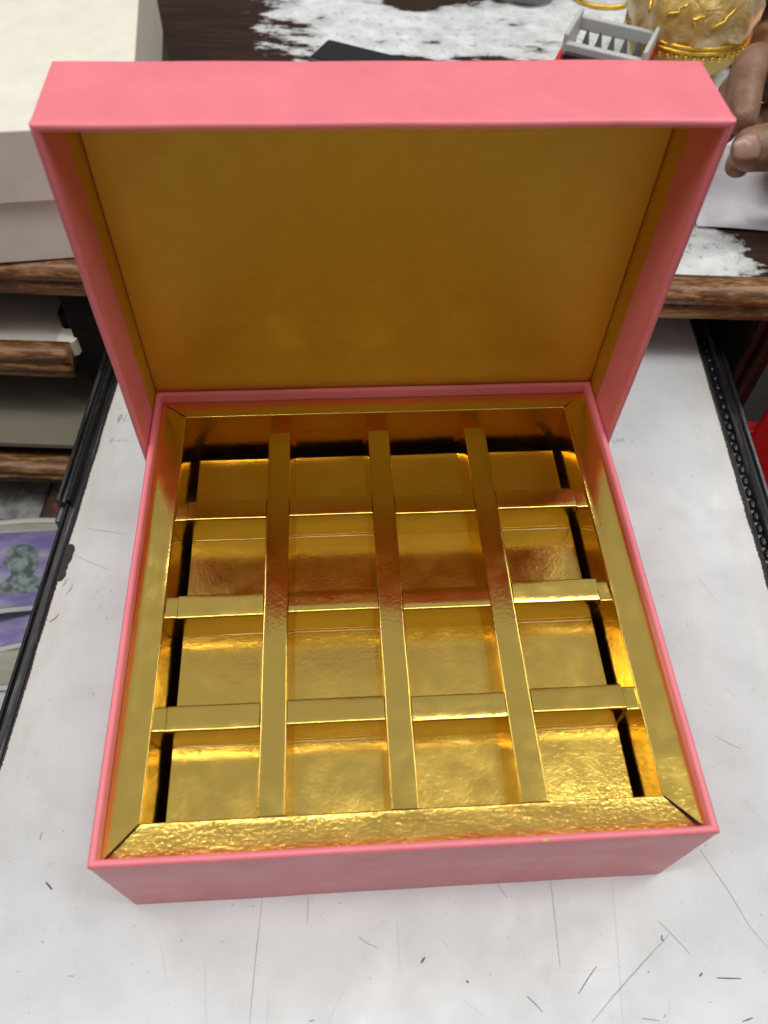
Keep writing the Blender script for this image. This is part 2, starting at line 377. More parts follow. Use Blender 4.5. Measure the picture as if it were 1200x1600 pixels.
INK = [
    ('violet', 0.55, [(-0.1812, 0.263), (-0.1816, 0.2683), (-0.1803, 0.2701), (-0.1808, 0.2646)]),
    ('violet', 0.55, [(-0.1808, 0.2646), (-0.1796, 0.2684), (-0.1774, 0.2637), (-0.1771, 0.2702)]),
    ('violet', 0.50, [(-0.1757, 0.2654), (-0.1749, 0.2654)]),
    ('grey', 0.45, [(-0.1822, 0.2462), (-0.1824, 0.2503), (-0.1808, 0.2504), (-0.1808, 0.2483), (-0.1822, 0.2477)]),
    ('grey', 0.40, [(-0.1786, 0.2473), (-0.1779, 0.25), (-0.1766, 0.2475)]),
    ('grey', 0.40, [(-0.176, 0.248), (-0.176, 0.25), (-0.1744, 0.2481), (-0.174, 0.2501), (-0.1722, 0.2487)]),
    ('grey', 0.50, [(0.1296, 0.2638), (0.13, 0.2612), (0.1317, 0.2617), (0.1326, 0.265)]),
    ('grey', 0.50, [(0.1328, 0.2613), (0.1337, 0.264), (0.1349, 0.264), (0.135, 0.2619)]),
    ('grey', 0.50, [(0.1366, 0.2626), (0.1367, 0.2657)]),
    ('grey', 0.70, [(0.1416, 0.2633), (0.1423, 0.2628)]),
    ('pale', 0.50, [(0.1536, 0.2973), (0.156, 0.2991)]),
    ('pale', 0.50, [(0.1595, 0.3021), (0.1626, 0.3035), (0.1629, 0.3)]),
    ('pale', 0.50, [(0.1684, 0.3049), (0.1709, 0.3074), (0.1716, 0.3039)]),
    ('pale', 0.50, [(0.1731, 0.3057), (0.1763, 0.3087), (0.1768, 0.3048)]),
    ('pale', 0.50, [(0.1797, 0.3043), (0.1855, 0.3057)]),
    ('pale', 0.45, [(0.1384, 0.2743), (0.1428, 0.2767), (0.1454, 0.2741)]),
    ('pale', 0.45, [(0.1479, 0.2748), (0.1531, 0.2767), (0.1579, 0.2758)]),
    ('pale', 0.50, [(0.183, 0.2765), (0.1863, 0.2788), (0.1882, 0.2756)]),
]

for d in range(3):
    bm = bmesh.new()
    for w, dk, pts in SCRATCHES:
        if dk == d: add_stroke(bm, pts, w * 0.001, 0.00012)
    if d == 0:
        for k in range(70):
            a = random.uniform(0, 3.14); l = random.uniform(0.004, 0.02); x, y = random.uniform(-0.17, 0.19), random.uniform(-0.07, 0.32)
            add_stroke(bm, [(x, y), (x + l * math.cos(a), y + l * math.sin(a))], 0.00018, 0.00010)
    if d == 1:
        for k in range(60):
            a = random.uniform(0, 3.14); l = random.uniform(0.0004, 0.0016); x, y = random.uniform(-0.18, 0.195), random.uniform(-0.07, 0.32)
            add_stroke(bm, [(x, y), (x + l * math.cos(a), y + l * math.sin(a))], 0.0004, 0.00010)
    o = link('scratch_marks', bm, 'scr%d' % d, board, recalc=False); o['kind'] = 'stuff'
for c, lab in (('violet', 'violet pen writing at the rear left of the board'), ('grey', 'pencil writing on the board'), ('pale', 'rubbed-out pencil writing on the board')):
    bm = bmesh.new()
    for cc, w, pts in INK:
        if cc == c: add_stroke(bm, pts, w * 0.001, 0.00014)
    o = link('handwriting', bm, c, board, recalc=False); o['label'] = lab; o['kind'] = 'stuff'
def ragged(u0, side, v0, v1, wmin, wmax):
    bm = bmesh.new(); prev = None; v = v0
    while v < v1:
        w = wmin + (wmax - wmin) * max(0, 0.45 + noise.noise((v * 60, side * 3.1, 0)) * 0.45 + 0.55 * noise.noise((v * 900, 1, 2)))
        cur = (bm.verts.new((u0 - side * w, v, 0.00025)), bm.verts.new((u0 + side * 0.0006, v, 0.00025)))
        if prev: bm.faces.new((prev[0], prev[1], cur[1], cur[0]))
        prev = cur; v += 0.0007
    o = link('torn_edge', bm, 'gum', board, recalc=False); o['label'] = 'ragged black torn edge of the laminate'
ragged(UL, -1, -0.10, 0.40, 0.0003, 0.0015)
ragged(UR, 1, -0.05, 0.42, 0.0006, 0.0026)
bm = bmesh.new()                                             # dark chip on the left edge
for (cu, cv, rr) in ((-0.1880, 0.163, 0.0035), (-0.1872, 0.168, 0.0028), (-0.1885, 0.157, 0.003), (-0.1882, 0.152, 0.0028)):
    ring = [bm.verts.new((cu + rr * (1 + 0.3 * noise.noise((k, cv * 999, 0))) * math.cos(k * 0.628), cv + 1.5 * rr * math.sin(k * 0.628), 0.0003 + cv * 0.0006)) for k in range(10)]
    bm.faces.new(ring)
link('edge_chip', bm, 'gum', board, recalc=False)
def rail(name, prof, v0, v1, lab=None):
    bm = bmesh.new(); n = 50; rings = []
    for i in range(n + 1):
        v = v0 + (v1 - v0) * i / n
        rings.append([(u + 0.00005 * noise.noise((u * 500, v * 70, 0)), v, z + 0.00006 * noise.noise((v * 90, u * 300, 3))) for u, z in prof])
    add_loft(bm, rings); o = link(name, bm, 'rail', board, bevel=0.0003)
    if lab: o['label'] = lab
    return o
# left: narrow inner rail the full length, wide outer rail ending half way
rail('inner_rail', [(UL - 0.0002, -0.012), (UL - 0.0002, 0.0008), (UL - 0.0016, 0.0014), (UL - 0.0026, -0.001), (UL - 0.0056, -0.001), (UL - 0.0066, 0.0010), (UL - 0.0080, 0.0006), (UL - 0.0080, -0.012)], -0.12, 0.40)
rail('outer_rail', [(UL - 0.0045, -0.002), (UL - 0.0045, 0.0026), (UL - 0.0058, 0.0040), (UL - 0.0072, 0.0034), (UL - 0.0082, 0.0014), (UL - 0.0098, 0.0014), (UL - 0.0108, 0.0036), (UL - 0.0126, 0.0036), (UL - 0.0136, 0.0015), (UL - 0.0138, -0.013), (UL - 0.0085, -0.013), (UL - 0.0084, -0.002)], 0.200, 0.40)
box('rail_stop', UL - 0.0125, UL - 0.0050, 0.188, 0.1998, -0.010, -0.0015, 'rail', board, 0.0015)
# right: ball cage with its row of pockets, then the ridged outer rail
rail('inner_rail', [(UR + 0.0002, -0.012), (UR + 0.0002, 0.0004), (UR + 0.0014, 0.0010), (UR + 0.0024, -0.0012), (UR + 0.0062, -0.0012), (UR + 0.0062, -0.012)], -0.05, 0.42)
rail('outer_rail', [(UR + 0.0058, -0.012), (UR + 0.0058, 0.0012), (UR + 0.0068, 0.0030), (UR + 0.0084, 0.0036), (UR + 0.0098, 0.0014), (UR + 0.0116, 0.0012), (UR + 0.0128, 0.0030), (UR + 0.0148, 0.0030), (UR + 0.0158, 0.0010), (UR + 0.0158, -0.012)], -0.05, 0.42)
bm = bmesh.new(); add_lathe(bm, [(0.0005, 0.0012), (0.0013, 0.0009), (0.0018, 0.0), (0.0019, -0.0015)], 0, 0, 12)
pk = link('ball_pocket', bm, 'rail', board, smooth=True); pk.scale = (1, 1.9, 1); pk.location = (UR + 0.0042, 0.05, 0)
for i in range(1, 36):
    c = pk.copy(); C.objects.link(c); c.parent = board; c.location = (UR + 0.0042, 0.05 + 0.0088 * i, 0)

# ------------------------------------------------------------------ left: two further pull-outs and the cash drawer
tr = tag(fempty('closed_pull_out_tray'), 'white tray with worn wooden lip pushed in under the desk', 'tray')
box('tray_panel', -0.580, -0.2385, 0.333, 0.80, -0.014, 0.0, 'laminate', tr)
def lip(name, u0, u1, v0, z0, z1, parent, d=0.012):
    zc = (z0 + z1) / 2; h = z1 - z0
    pr = [(v0 + d, z1), (v0 + 0.003, z1), (v0 + 0.0005, z1 - 0.22 * h), (v0 + 0.001, z1 - 0.40 * h), (v0 + 0.0025, z1 - 0.46 * h), (v0 + 0.0010, z1 - 0.52 * h),
          (v0 - 0.0002, z1 - 0.68 * h), (v0 + 0.0020, z1 - 0.76 * h), (v0 + 0.0006, z1 - 0.84 * h), (v0 + 0.0020, z0 + 0.02 * h), (v0 + d, z0)]
    bm = bmesh.new(); rg = []
    for i in range(41):
        u = u0 + (u1 - u0) * i / 40
        rg.append([(u, v + 0.0006 * noise.noise((u * 40, v * 80, z * 90)), z + 0.0006 * noise.noise((u * 45, 1, z * 70))) for v, z in pr])
    add_loft(bm, rg); return link(name, bm, 'wood_edge', parent, smooth=True)
lip('wooden_lip', -0.580, -0.2290, 0.3215, -0.024, 0.0005, tr)
bm = bmesh.new()                                             # cream end piece with a rounded cut
pts = [(-0.2383, 0.3325), (-0.2300, 0.3325), (-0.2262, 0.3345), (-0.2250, 0.3390), (-0.2262, 0.3450), (-0.2290, 0.3475), (-0.2350, 0.3465), (-0.2383, 0.3480)]
add_loft(bm, [[(x, y, -0.012) for x, y in pts], [(x, y, 0.0) for x, y in pts]])
link('end_piece', bm, 'cream', tr)
box('end_bracket', -0.2382, -0.2283, 0.3482, 0.40, -0.014, 0.012, 'black_wood', tr, 0.001)

tr = tag(fempty('beige_pull_out_shelf'), 'olive beige shelf with thin wooden lip below the white tray', 'shelf')
box('shelf_panel', -0.580, -0.2060, 0.3015, 0.80, -0.0745, -0.070, 'beige', tr, 0.0005)
lip('wooden_lip', -0.580, -0.2060, 0.2900, -0.104, -0.0860, tr, 0.018)

dr = tag(fempty('cash_drawer'), 'open grey cash drawer with banknotes under the black slide', 'drawer')
box('drawer_floor', -0.580, -0.206, -0.10, 0.60, -0.150, -0.140, 'grey_floor', dr)
box('partition', -0.5795, -0.2065, 0.2640, 0.2700, -0.1398, -0.122, 'grey_floor', dr, 0.0006)
box('side_wall', -0.2058, -0.1985, -0.10, 0.60, -0.150, -0.030, 'black_wood', dr, 0.0006)

def sheet(name, w, h, material, bend, parent=None, nx=16, ny=8, thick=0.00012):
    bm = bmesh.new(); g = {}
    for i in range(nx + 1):
        for j in range(ny + 1):
            x, y = (i / nx - 0.5) * w, (j / ny - 0.5) * h
            g[i, j] = bm.verts.new((x, y, bend(x, y)))
    for i in range(nx):
        for j in range(ny): bm.faces.new((g[i, j], g[i + 1, j], g[i + 1, j + 1], g[i, j + 1]))
    o = link(name, bm, material, parent, smooth=True, recalc=False)
    s = o.modifiers.new('thickness', 'SOLIDIFY'); s.thickness = thick; s.offset = -1
    return o
def text_mesh(body, size, conv, name, material, parent):
    cu = bpy.data.curves.new('t', 'FONT'); cu.body = body; cu.size = size; cu.align_x = 'CENTER'; cu.align_y = 'CENTER'; cu.resolution_u = 3
    to = bpy.data.objects.new('t', cu); C.objects.link(to); dg = bpy.context.evaluated_depsgraph_get()
    me = bpy.data.meshes.new_from_object(to.evaluated_get(dg)); bpy.data.objects.remove(to)
    for v in me.vertices: v.co = conv(v.co)
    me.name = name; me.materials.clear(); me.materials.append(M[material])
    o = bpy.data.objects.new(name, me); C.objects.link(o); o.parent = parent; return o
def fl(u, v): return (u * math.cos(FA) - v * math.sin(FA), u * math.sin(FA) + v * math.cos(FA))
def note(label, u, v, z, rz, face, bend, w=0.142, h=0.066):
    x, y = fl(u, v); t = tag(empty('banknote', (x, y, z), FA + rz), label, 'banknote', 'banknotes in the cash drawer')
    sheet('paper', w, h, 'note_margin', bend, t)
    sheet('printed_field', w - 0.008, h - 0.007, face, lambda a, b: bend(a, b) + 0.0003, t, thick=0.0001)
    return t, bend
b1 = lambda x, y: 0.010 * math.cos(x * 26 + 0.6) + 0.004 * math.sin(y * 50) + 0.004
t, b = note('lavender banknote with engraved portrait curling up in the drawer', -0.296, 0.2150, -0.122, R(17), 'lavender', b1)
bm = bmesh.new()                                             # a plain engraved head-and-shoulders shape
pc = (0.028, 0.001); prev = []
out = [(-.015, -.020), (.013, -.020), (.012, -.012), (.006, -.009), (.007, -.004), (.0105, .000), (.0100, .006), (.0115, .012), (.006, .017), (-.002, .018), (-.008, .015), (-.0095, .008), (-.012, .004), (-.0085, .001), (-.007, -.006), (-.010, -.010), (-.016, -.013)]
ctr = bm.verts.new((pc[0], pc[1], b1(*pc) + 0.0008)); rg = [bm.verts.new((pc[0] + a, pc[1] + c, b1(pc[0] + a, pc[1] + c) + 0.0008)) for a, c in out]
for i in range(len(rg)): bm.faces.new((ctr, rg[i], rg[(i + 1) % len(rg)]))
link('portrait', bm, 'portrait', t, recalc=False)
text_mesh('100', 0.011, lambda p: Vector((p.x - 0.045, p.y - 0.02, b1(p.x - 0.045, p.y - 0.02) + 0.0008)), 'numeral', 'note_ink', t)
b2 = lambda x, y: 0.004 * math.sin(x * 30) + 0.002
t, b = note('lavender banknote lying flat beneath the curling one', -0.300, 0.1920, -0.134, R(14), 'lavender', b2)
b3 = lambda x, y: 0.003 * math.sin(x * 24 + 1) + 0.003
t, b = note('olive grey banknote with numerals turned upside down', -0.297, 0.168, -0.1365, R(4), 'olive_note', b3)
text_mesh('100', 0.012, lambda p: Vector((-p.x + 0.031, -p.y + 0.004, b3(-p.x + 0.031, -p.y + 0.004) + 0.0008)), 'numeral', 'note_ink', t)
b4 = lambda x, y: 0.003 * math.cos(x * 20) + 0.0008
t, b = note('pale blue and cream banknote lying lowest along the slide', -0.282, 0.120, -0.1375, R(6), 'blue_note', b4)
text_mesh('रुपये', 0.007, lambda p: Vector((p.x + 0.024, p.y + 0.021, b4(p.x + 0.024, p.y + 0.021) + 0.0008)), 'lettering', 'note_ink', t)
text_mesh('भारत', 0.006, lambda p: Vector((p.x + 0.030, p.y + 0.002, b4(p.x + 0.03, p.y + 0.002) + 0.0008)), 'lettering', 'note_ink', t)
text_mesh('100', 0.010, lambda p: Vector((p.x + 0.020, p.y - 0.016, b4(p.x + 0.02, p.y - 0.016) + 0.0008)), 'numeral', 'violet', t)
b5 = lambda x, y: 0.010 + y * 0.25 + 0.002 * math.sin(x * 60)
t, b = note('crumpled pale banknote standing at the back behind the lavender one', -0.300, 0.252, -0.1345, R(5), 'olive_note', b5, 0.12, 0.03)
x, y = fl(-0.318, 0.297)
o = sheet('mottled_card', 0.075, 0.05, 'marble', lambda a, b: 0.001 * math.sin(a * 40)); o.location = (x, y, -0.1385); o.rotation_euler = (0, 0, FA)
tag(o, 'grey mottled card lying at the back of the cash drawer', 'card')
x, y = fl(-0.252, 0.297)
o = sheet('orange_card', 0.056, 0.05, 'orange_print', lambda a, b: 0.001 * math.sin(a * 40 + 1)); o.location = (x, y, -0.1385); o.rotation_euler = (0, 0, FA - 0.1)
tag(o, 'orange and brown printed card at the back of the cash drawer', 'card')

# ------------------------------------------------------------------ right: red plastic crate below the desk
cr = tag(fempty('red_crate'), 'red plastic crate standing below the right-hand slide', 'crate')
def wallq(name, a, b, z0, z1, t, flare, mt='red'):
    bm = bmesh.new(); a, b = Vector((*a, 0)), Vector((*b, 0)); n = Vector((-(b - a).y, (b - a).x, 0)).normalized(); rg = []
    for z, f in ((z0, 0), (z1, flare)):
        rg.append([(a - n * f).to_tuple()[:2] + (z,), (b - n * f).to_tuple()[:2] + (z,), (b - n * (f - t)).to_tuple()[:2] + (z,), (a - n * (f - t)).to_tuple()[:2] + (z,)])
    add_loft(bm, rg); return link(name, bm, mt, cr, bevel=0.001)
c0 = [(0.236, 0.130), (0.46, 0.130), (0.46, 0.330), (0.236, 0.330)]
for i in range(4): wallq('side', c0[i], c0[(i + 1) % 4], -0.30, -0.055, 0.004, -0.004)
for i in range(4): wallq('rim', c0[i], c0[(i + 1) % 4], -0.060, -0.052, 0.010, 0.002)
box('base', 0.238, 0.458, 0.132, 0.328, -0.304, -0.30, 'red', cr, 0.001)
bm = bmesh.new()
add_loft(bm, [[(0.246, 0.305, -0.20), (0.290, 0.305, -0.20), (0.290, 0.310, -0.20), (0.246, 0.310, -0.20)], [(0.256, 0.322, -0.020), (0.33, 0.318, -0.005), (0.33, 0.323, -0.005), (0.256, 0.327, -0.020)]])
link('flap', bm, 'red', cr, bevel=0.001)

# ------------------------------------------------------------------ the pink gift box
W, D, H = 0.230, 0.2313, 0.0743
gb = tag(empty('gift_box'), 'open pink rigid gift box with matt gold lining, standing on white board', 'gift box')
T = 0.0026
def wavy(p, amp=0.00028, k=0.0):
    return Vector(p) + Vector((noise.noise((p[1] * 22 + k, p[2] * 8, 1)), noise.noise((p[0] * 22 + k, p[2] * 8, 5)), 0.7 * noise.noise((p[0] * 30, p[1] * 30, 9 + k)))) * amp
def rect_ring(x0, x1, y0, y1, d, z, n=22):
    cs = [(x0 + d, y0 + d), (x1 - d, y0 + d), (x1 - d, y1 - d), (x0 + d, y1 - d)]; out = []
    for i in range(4):
        a, b = cs[i], cs[(i + 1) % 4]
        for k in range(n): out.append(wavy((a[0] + (b[0] - a[0]) * k / n, a[1] + (b[1] - a[1]) * k / n, z)))
    return out
def rim_profile(H, t, low, n=7):
    r = t / 2; pr = [(0.0, 0.0), (0.0, H * 0.5), (0.0, H - 0.004), (-0.0002, H - r - 0.0008)]
    for k in range(n + 1):
        a = math.pi * k / n; pr.append((r - (r + 0.0002) * math.cos(a), H - r + r * math.sin(a)))
    pr += [(t, H - 0.006), (t, low)]
    return pr
bm = bmesh.new(); rings = [rect_ring(-W / 2, W / 2, 0, D, d, z) for d, z in rim_profile(H, T, 0.0032)]
add_loft(bm, rings, caps=True)
link('base', bm, 'pink', gb, bevel=0.0005, seg=2)
box('base_liner', -W / 2 + T + .0004, W / 2 - T - .0004, T + .0004, D - T - .0004, 0.0034, 0.0042, 'card', gb)
# lid: standing upright behind the base, hinged along the bottom edge, three walls round a panel
lid = empty('lid'); lid.parent = gb; lid.location = (0, D + 0.0042, 0.0004); lid.rotation_euler = (R(90) , 0, 0)
WL, LL, HL, TL = 0.2370, 0.2375, 0.0428, 0.0027
hx = WL / 2
def u_ring_path(d, z, n=26):
    cs = [(-hx + d, 0.0), (-hx + d, LL - d), (hx - d, LL - d), (hx - d, 0.0)]; out = []
    for i in range(3):
        a, b = cs[i], cs[i + 1]
        for k in range(n): out.append(wavy((a[0] + (b[0] - a[0]) * k / n, a[1] + (b[1] - a[1]) * k / n, z), 0.00045, 3.0))
    out.append(Vector((*cs[3], z))); return out
pr = rim_profile(HL, TL, 0.0)
cols = [u_ring_path(d, z) for d, z in pr]; bm = bmesh.new()
add_loft(bm, [[cols[j][i] for j in range(len(pr))] for i in range(len(cols[0]))])
link('lid_wall', bm, 'pink', lid, bevel=0.0005)
box('lid_panel', -hx + TL + .0001, hx - TL - .0001, 0.0, LL - TL - .0001, 0.0, 0.0026, 'pink', lid)
ins = 0.0010
bm = bmesh.new(); add_box(bm, -hx + TL + ins, hx - TL - ins, 0.001, LL - TL - ins, 0.00265, 0.0036); o = link('lid_lining', bm, 'gold_paper', lid, bevel=0.0003); o['label'] = 'matt gold paper lining inside the lid'
for s in (-1, 1):
    xa = s * (hx - TL - 0.0001); xb = s * (hx - TL - 0.00045)
    box('lining_strip', min(xa, xb), max(xa, xb), 0.002, LL - TL - 0.0006, 0.0028, 0.0175, 'gold_paper', lid)
box('lining_strip', -hx + TL + .001, hx - TL - .001, LL - TL - 0.00045, LL - TL - 0.0001, 0.0028, 0.0175, 'gold_paper', lid)
# paper turned in over the rim: raised edge on the inner faces
for s in (-1, 1):
    xa = s * (hx - TL - 0.00005); xb = s * (hx - TL - 0.00035)
    box('turned_in_paper', min(xa, xb), max(xa, xb), 0.001, LL - TL - 0.0004, 0.0176, HL - 0.0018, 'pink', lid)
bm = bmesh.new(); bmesh.ops.create_icosphere(bm, subdivisions=2, radius=0.0013, matrix=Matrix.Translation((0.0495, 0.0006, H - 0.0003)) @ Matrix.Diagonal((1, 0.6, 0.5, 1)))
o = link('glue_speck', bm, 'yellow_cloth', gb, smooth=True); o['label'] = 'dried drop of glue on the front rim'

# ------------------------------------------------------------------ gold insert with dividers
ins_ = tag(empty('divider_insert'), 'shiny gold foil insert with sixteen compartments inside the pink box', 'box insert')
ZT = 0.0683
ox0, ox1, oy0, oy1 = -0.1122, 0.1122, 0.0032, 0.2282
ix0, ix1, iy0, iy1 = -0.0993, 0.0993, 0.0157, 0.2180
FRONT = 0.0
def border(name, a0, a1, b0, b1, tilt, low, material, seed, lean):
    # outer edge a0->a1, inner edge b0->b1 ; folded down along the inner edge
    bm = bmesh.new(); a0, a1, b0, b1 = (Vector((*p, 0)) for p in (a0, a1, b0, b1)); n = 36; rows = []
    inw = ((b0 + b1) / 2 - (a0 + a1) / 2); ax = (a1 - a0).normalized(); inw = (inw - ax * inw.dot(ax)).normalized()
    for i in range(n + 1):
        t = i / n; A = a0.lerp(a1, t); B = b0.lerp(b1, t); r = []
        for k in range(7):
            s = k / 6; p = A.lerp(B - inw * 0.0006, s); p.z = ZT - tilt * (1 - s) - FRONT * max(0, (iy0 - p.y) / (iy0 - oy0)) + 0.00022 * noise.noise((p.x * 28 + seed, p.y * 28, 2)) - 0.0002 * (s - .5) ** 2
            r.append(p)
        for k in range(1, 6):
            q = math.pi / 2 * k / 5; p = B - inw * 0.0006 + inw * 0.0006 * math.sin(q); p.z = ZT - 0.0006 + 0.0006 * math.cos(q) + 0.00015 * noise.noise((p.x * 28 + seed, p.y * 28, 2)); r.append(p)
        for k in range(1, 6):
            zz = ZT - 0.0006 + (low - ZT + 0.0006) * k / 5
            p = B + inw * ((ZT - zz) * lean + 0.0002 * noise.noise((B.x * 35, B.y * 35, zz * 60 + seed))); p.z = zz; r.append(p)
        for k in range(1, 4):
            q = math.pi / 2 * k / 3; p = r[-k] + inw * 0; p = B + inw * ((ZT - low) * lean) - inw * 0.0016 * (1 - math.cos(q)); p.z = low - 0.0016 * math.sin(q); r.append(p)
        rows.append([bm.verts.new(x) for x in r])
    for a, b in zip(rows, rows[1:]):
        for k in range(len(a) - 1): bm.faces.new((a[k], b[k], b[k + 1], a[k + 1]))
    o = link(name, bm, material, ins_, smooth=True)
    s = o.modifiers.new('thickness', 'SOLIDIFY'); s.thickness = 0.0003; s.offset = 0
    es = o.modifiers.new('sharp', 'EDGE_SPLIT'); es.split_angle = R(40)
    return o
border('border', (ox0, oy1), (ox0, oy0), (ix0, iy1), (ix0, iy0), 0.0006, 0.041, 'gold', 1, 0.13)
border('border', (ox1, oy0), (ox1, oy1), (ix1, iy0), (ix1, iy1), -0.0008, 0.041, 'gold', 4, 0.13)
border('border', (ox1, oy1), (ox0, oy1), (ix1, iy1), (ix0, iy1), 0.0002, 0.043, 'gold_grain', 8, 0.30)
border('border', (ox0, oy0), (ox1, oy0), (ix0, iy0), (ix1, iy0), 0.0039, 0.046, 'gold_front', 12, 0.0)['label'] = 'sloping front border strip of the gold insert'

ZF = 0.0500
def channel(name, axis, c, a0, a1, ztop, hw, spread, material, seed, roll=0.0, endtab=False, low=ZF):
    # inverted U folded from card, running along axis from a0 to a1
    bm = bmesh.new(); n = max(6, int((a1 - a0) / 0.006)); rows = []; r = 0.0006
    for i in range(n + 1):
        a = a0 + (a1 - a0) * i / n; drop = 0.0
        if endtab and a > a1 - 0.0070: drop = 0.0016 * ((a - (a1 - 0.0070)) / 0.0070)
        pr = [(-hw - spread, low - 0.0015), (-hw - spread * 0.4, (low + ztop) / 2)]
        for k in range(5):
            q = math.pi / 2 * k / 4; pr.append((-hw + r - r * math.cos(q), ztop - r + r * math.sin(q)))
        pr += [(-hw * 0.33, ztop), (hw * 0.33, ztop)]
        for k in range(5):
            q = math.pi / 2 * k / 4; pr.append((hw - r + r * math.sin(q), ztop - r + r * math.cos(q)))
        pr += [(hw + spread * 0.4, (low + ztop) / 2), (hw + spread, low - 0.0015)]
        row = []
        for b, z in pr:
            zz = z + 0.00016 * noise.noise((a * 45 + seed, b * 90, seed)) + roll * b * (1 if z > low + 0.005 else 0) - (drop if z > low + .005 else 0)
            bb = c + b + 0.00025 * noise.noise((a * 40, z * 40, seed + 3))
            row.append(bm.verts.new((bb, a, zz) if axis == 'y' else (a, bb, zz)))
        rows.append(row)
    for p, q in zip(rows, rows[1:]):
        for k in range(len(p) - 1): bm.faces.new((p[k], q[k], q[k + 1], p[k + 1]))
    if endtab: bm.faces.new(rows[-1])
    o = link(name, bm, material, ins_, smooth=True)
    s = o.modifiers.new('thickness', 'SOLIDIFY'); s.thickness = 0.0003; s.offset = 0
    es = o.modifiers.new('sharp', 'EDGE_SPLIT'); es.split_angle = R(40)
    return o
XC = (-0.0510, -0.0003, 0.0495); HW = 0.0053; SP = 0.0021
YC = (0.0560, 0.1070, 0.1588)
for i, x in enumerate(XC): channel('long_divider', 'y', x, 0.0160, 0.2070, ZT - 0.0004, HW, SP, 'gold', 20 + i, roll=(0.03, -0.01, 0.02)[i], endtab=True)
colx = [(-0.0940, XC[0] - HW), (XC[0] + HW, XC[1] - HW), (XC[1] + HW, XC[2] - HW), (XC[2] + HW, 0.0940)]
rolls = [[0.02, -0.03, 0.05, -0.05], [0.10, 0.0, -0.02, 0.13], [-0.02, 0.03, 0.01, 0.04]]
for j, y in enumerate(YC):
    for i, (xa, xb) in enumerate(colx):
        channel('cross_divider', 'x', y + (0.0, 0.0006, -0.0004, 0.0008)[i], xa + 0.0003, xb - 0.0003, ZT - 0.0008, HW, 0.0004, 'gold', 40 + 5 * j + i, roll=rolls[j][i])
    for s in (-1, 1):
        a, b = sorted((s * 0.0991, s * 0.0940))
        channel('end_tab', 'x', y, a, b, ZT - 0.0012, HW - 0.0002, 0.0004, 'gold', 60 + j + s, roll=-0.03 * s, low=0.040)
rowy = [(0.0165, YC[0] - HW - 0.0004), (YC[0] + HW + 0.0004, YC[1] - HW - 0.0004), (YC[1] + HW + 0.0004, YC[2] - HW - 0.0004), (YC[2] + HW + 0.0004, 0.2035)]
for j, (ya, yb) in enumerate(rowy):
    ya -= 0.0012 * (j > 0); yb += 0.0012 * (j < 3)      # tucked under the folded dividers
    for i, (xa, xb) in enumerate(colx):
        xa2 = xa + (0.0 if i == 0 else SP - 0.0012); xb2 = xb - (0.0 if i == 3 else SP - 0.0012)
        bm = bmesh.new(); n = 8; g = {}; sd = 7 * j + i
        ang = (random.uniform(-1, 1) * 0.008, random.uniform(-0.4, 1) * 0.010)
        for p in range(n + 1):
            for q in range(n + 1):
                x, y = xa2 + (xb2 - xa2) * p / n, ya + (yb - ya) * q / n
                g[p, q] = bm.verts.new((x, y, ZF + ang[0] * (x - (xa + xb) / 2) + ang[1] * (y - (ya + yb) / 2) + 0.0003 * noise.noise((x * 40, y * 40, sd))))
        for p in range(n):
            for q in range(n): bm.faces.new((g[p, q], g[p + 1, q], g[p + 1, q + 1], g[p, q + 1]))
        o = link('compartment_floor', bm, 'gold_grain', ins_, smooth=True)
        s = o.modifiers.new('thickness', 'SOLIDIFY'); s.thickness = 0.0004; s.offset = -1
        es = o.modifiers.new('sharp', 'EDGE_SPLIT'); es.split_angle = R(40)
        if j < 3:                                            # pale cut edge of the card where floor meets divider
            ye = yb - 0.0012 - 0.0001; bm = bmesh.new()
            pts = [(xa2 + (xb2 - xa2) * k / 14, ye + 0.00012 * noise.noise((k * 1.7, sd, 0)), ZF + 0.0003 + ang[1] * (ye - (ya + yb) / 2) + ang[0] * (xa2 + (xb2 - xa2) * k / 14 - (xa + xb) / 2) + 0.0003 * noise.noise(((xa2 + (xb2 - xa2) * k / 14) * 40, ye * 40, sd))) for k in range(15)]
            add_tube(bm, pts, [0.00022 + 0.00010 * noise.noise((k * 2.3, sd, 4)) for k in range(15)], 5)
            link('cut_edge', bm, 'cut_edge', o, smooth=True)

# ------------------------------------------------------------------ things on the desk
cb = tag(empty('cream_carton', (-0.126, 0.356, 0.0652), R(5)), 'large cream cardboard carton with deep lid, at the left end of the desk', 'carton')
box('carton_base', -0.297, -0.003, 0.003, 0.297, 0.0, 0.060, 'cream', cb, 0.0012)
bm = bmesh.new(); rr = [[(x, y, z) for x, y in ((-0.30, 0), (0, 0), (0, 0.30), (-0.30, 0.30))] for z in (0.041, 0.0835)]
add_loft(bm, rr); link('carton_lid', bm, 'cream', cb, bevel=0.0014, seg=3)

x, y = fl(-0.045, 0.588); ph = tag(empty('phone', (x, y, 0.0652), R(-28)), 'small black device with a rounded corner behind the pink lid', 'phone')
box('body', -0.036, 0.036, -0.018, 0.018, 0.0, 0.008, 'dark_plastic', ph, 0.003, 3)
box('screen', -0.033, 0.033, -0.0155, 0.0155, 0.0081, 0.0085, 'dark_plastic', ph)

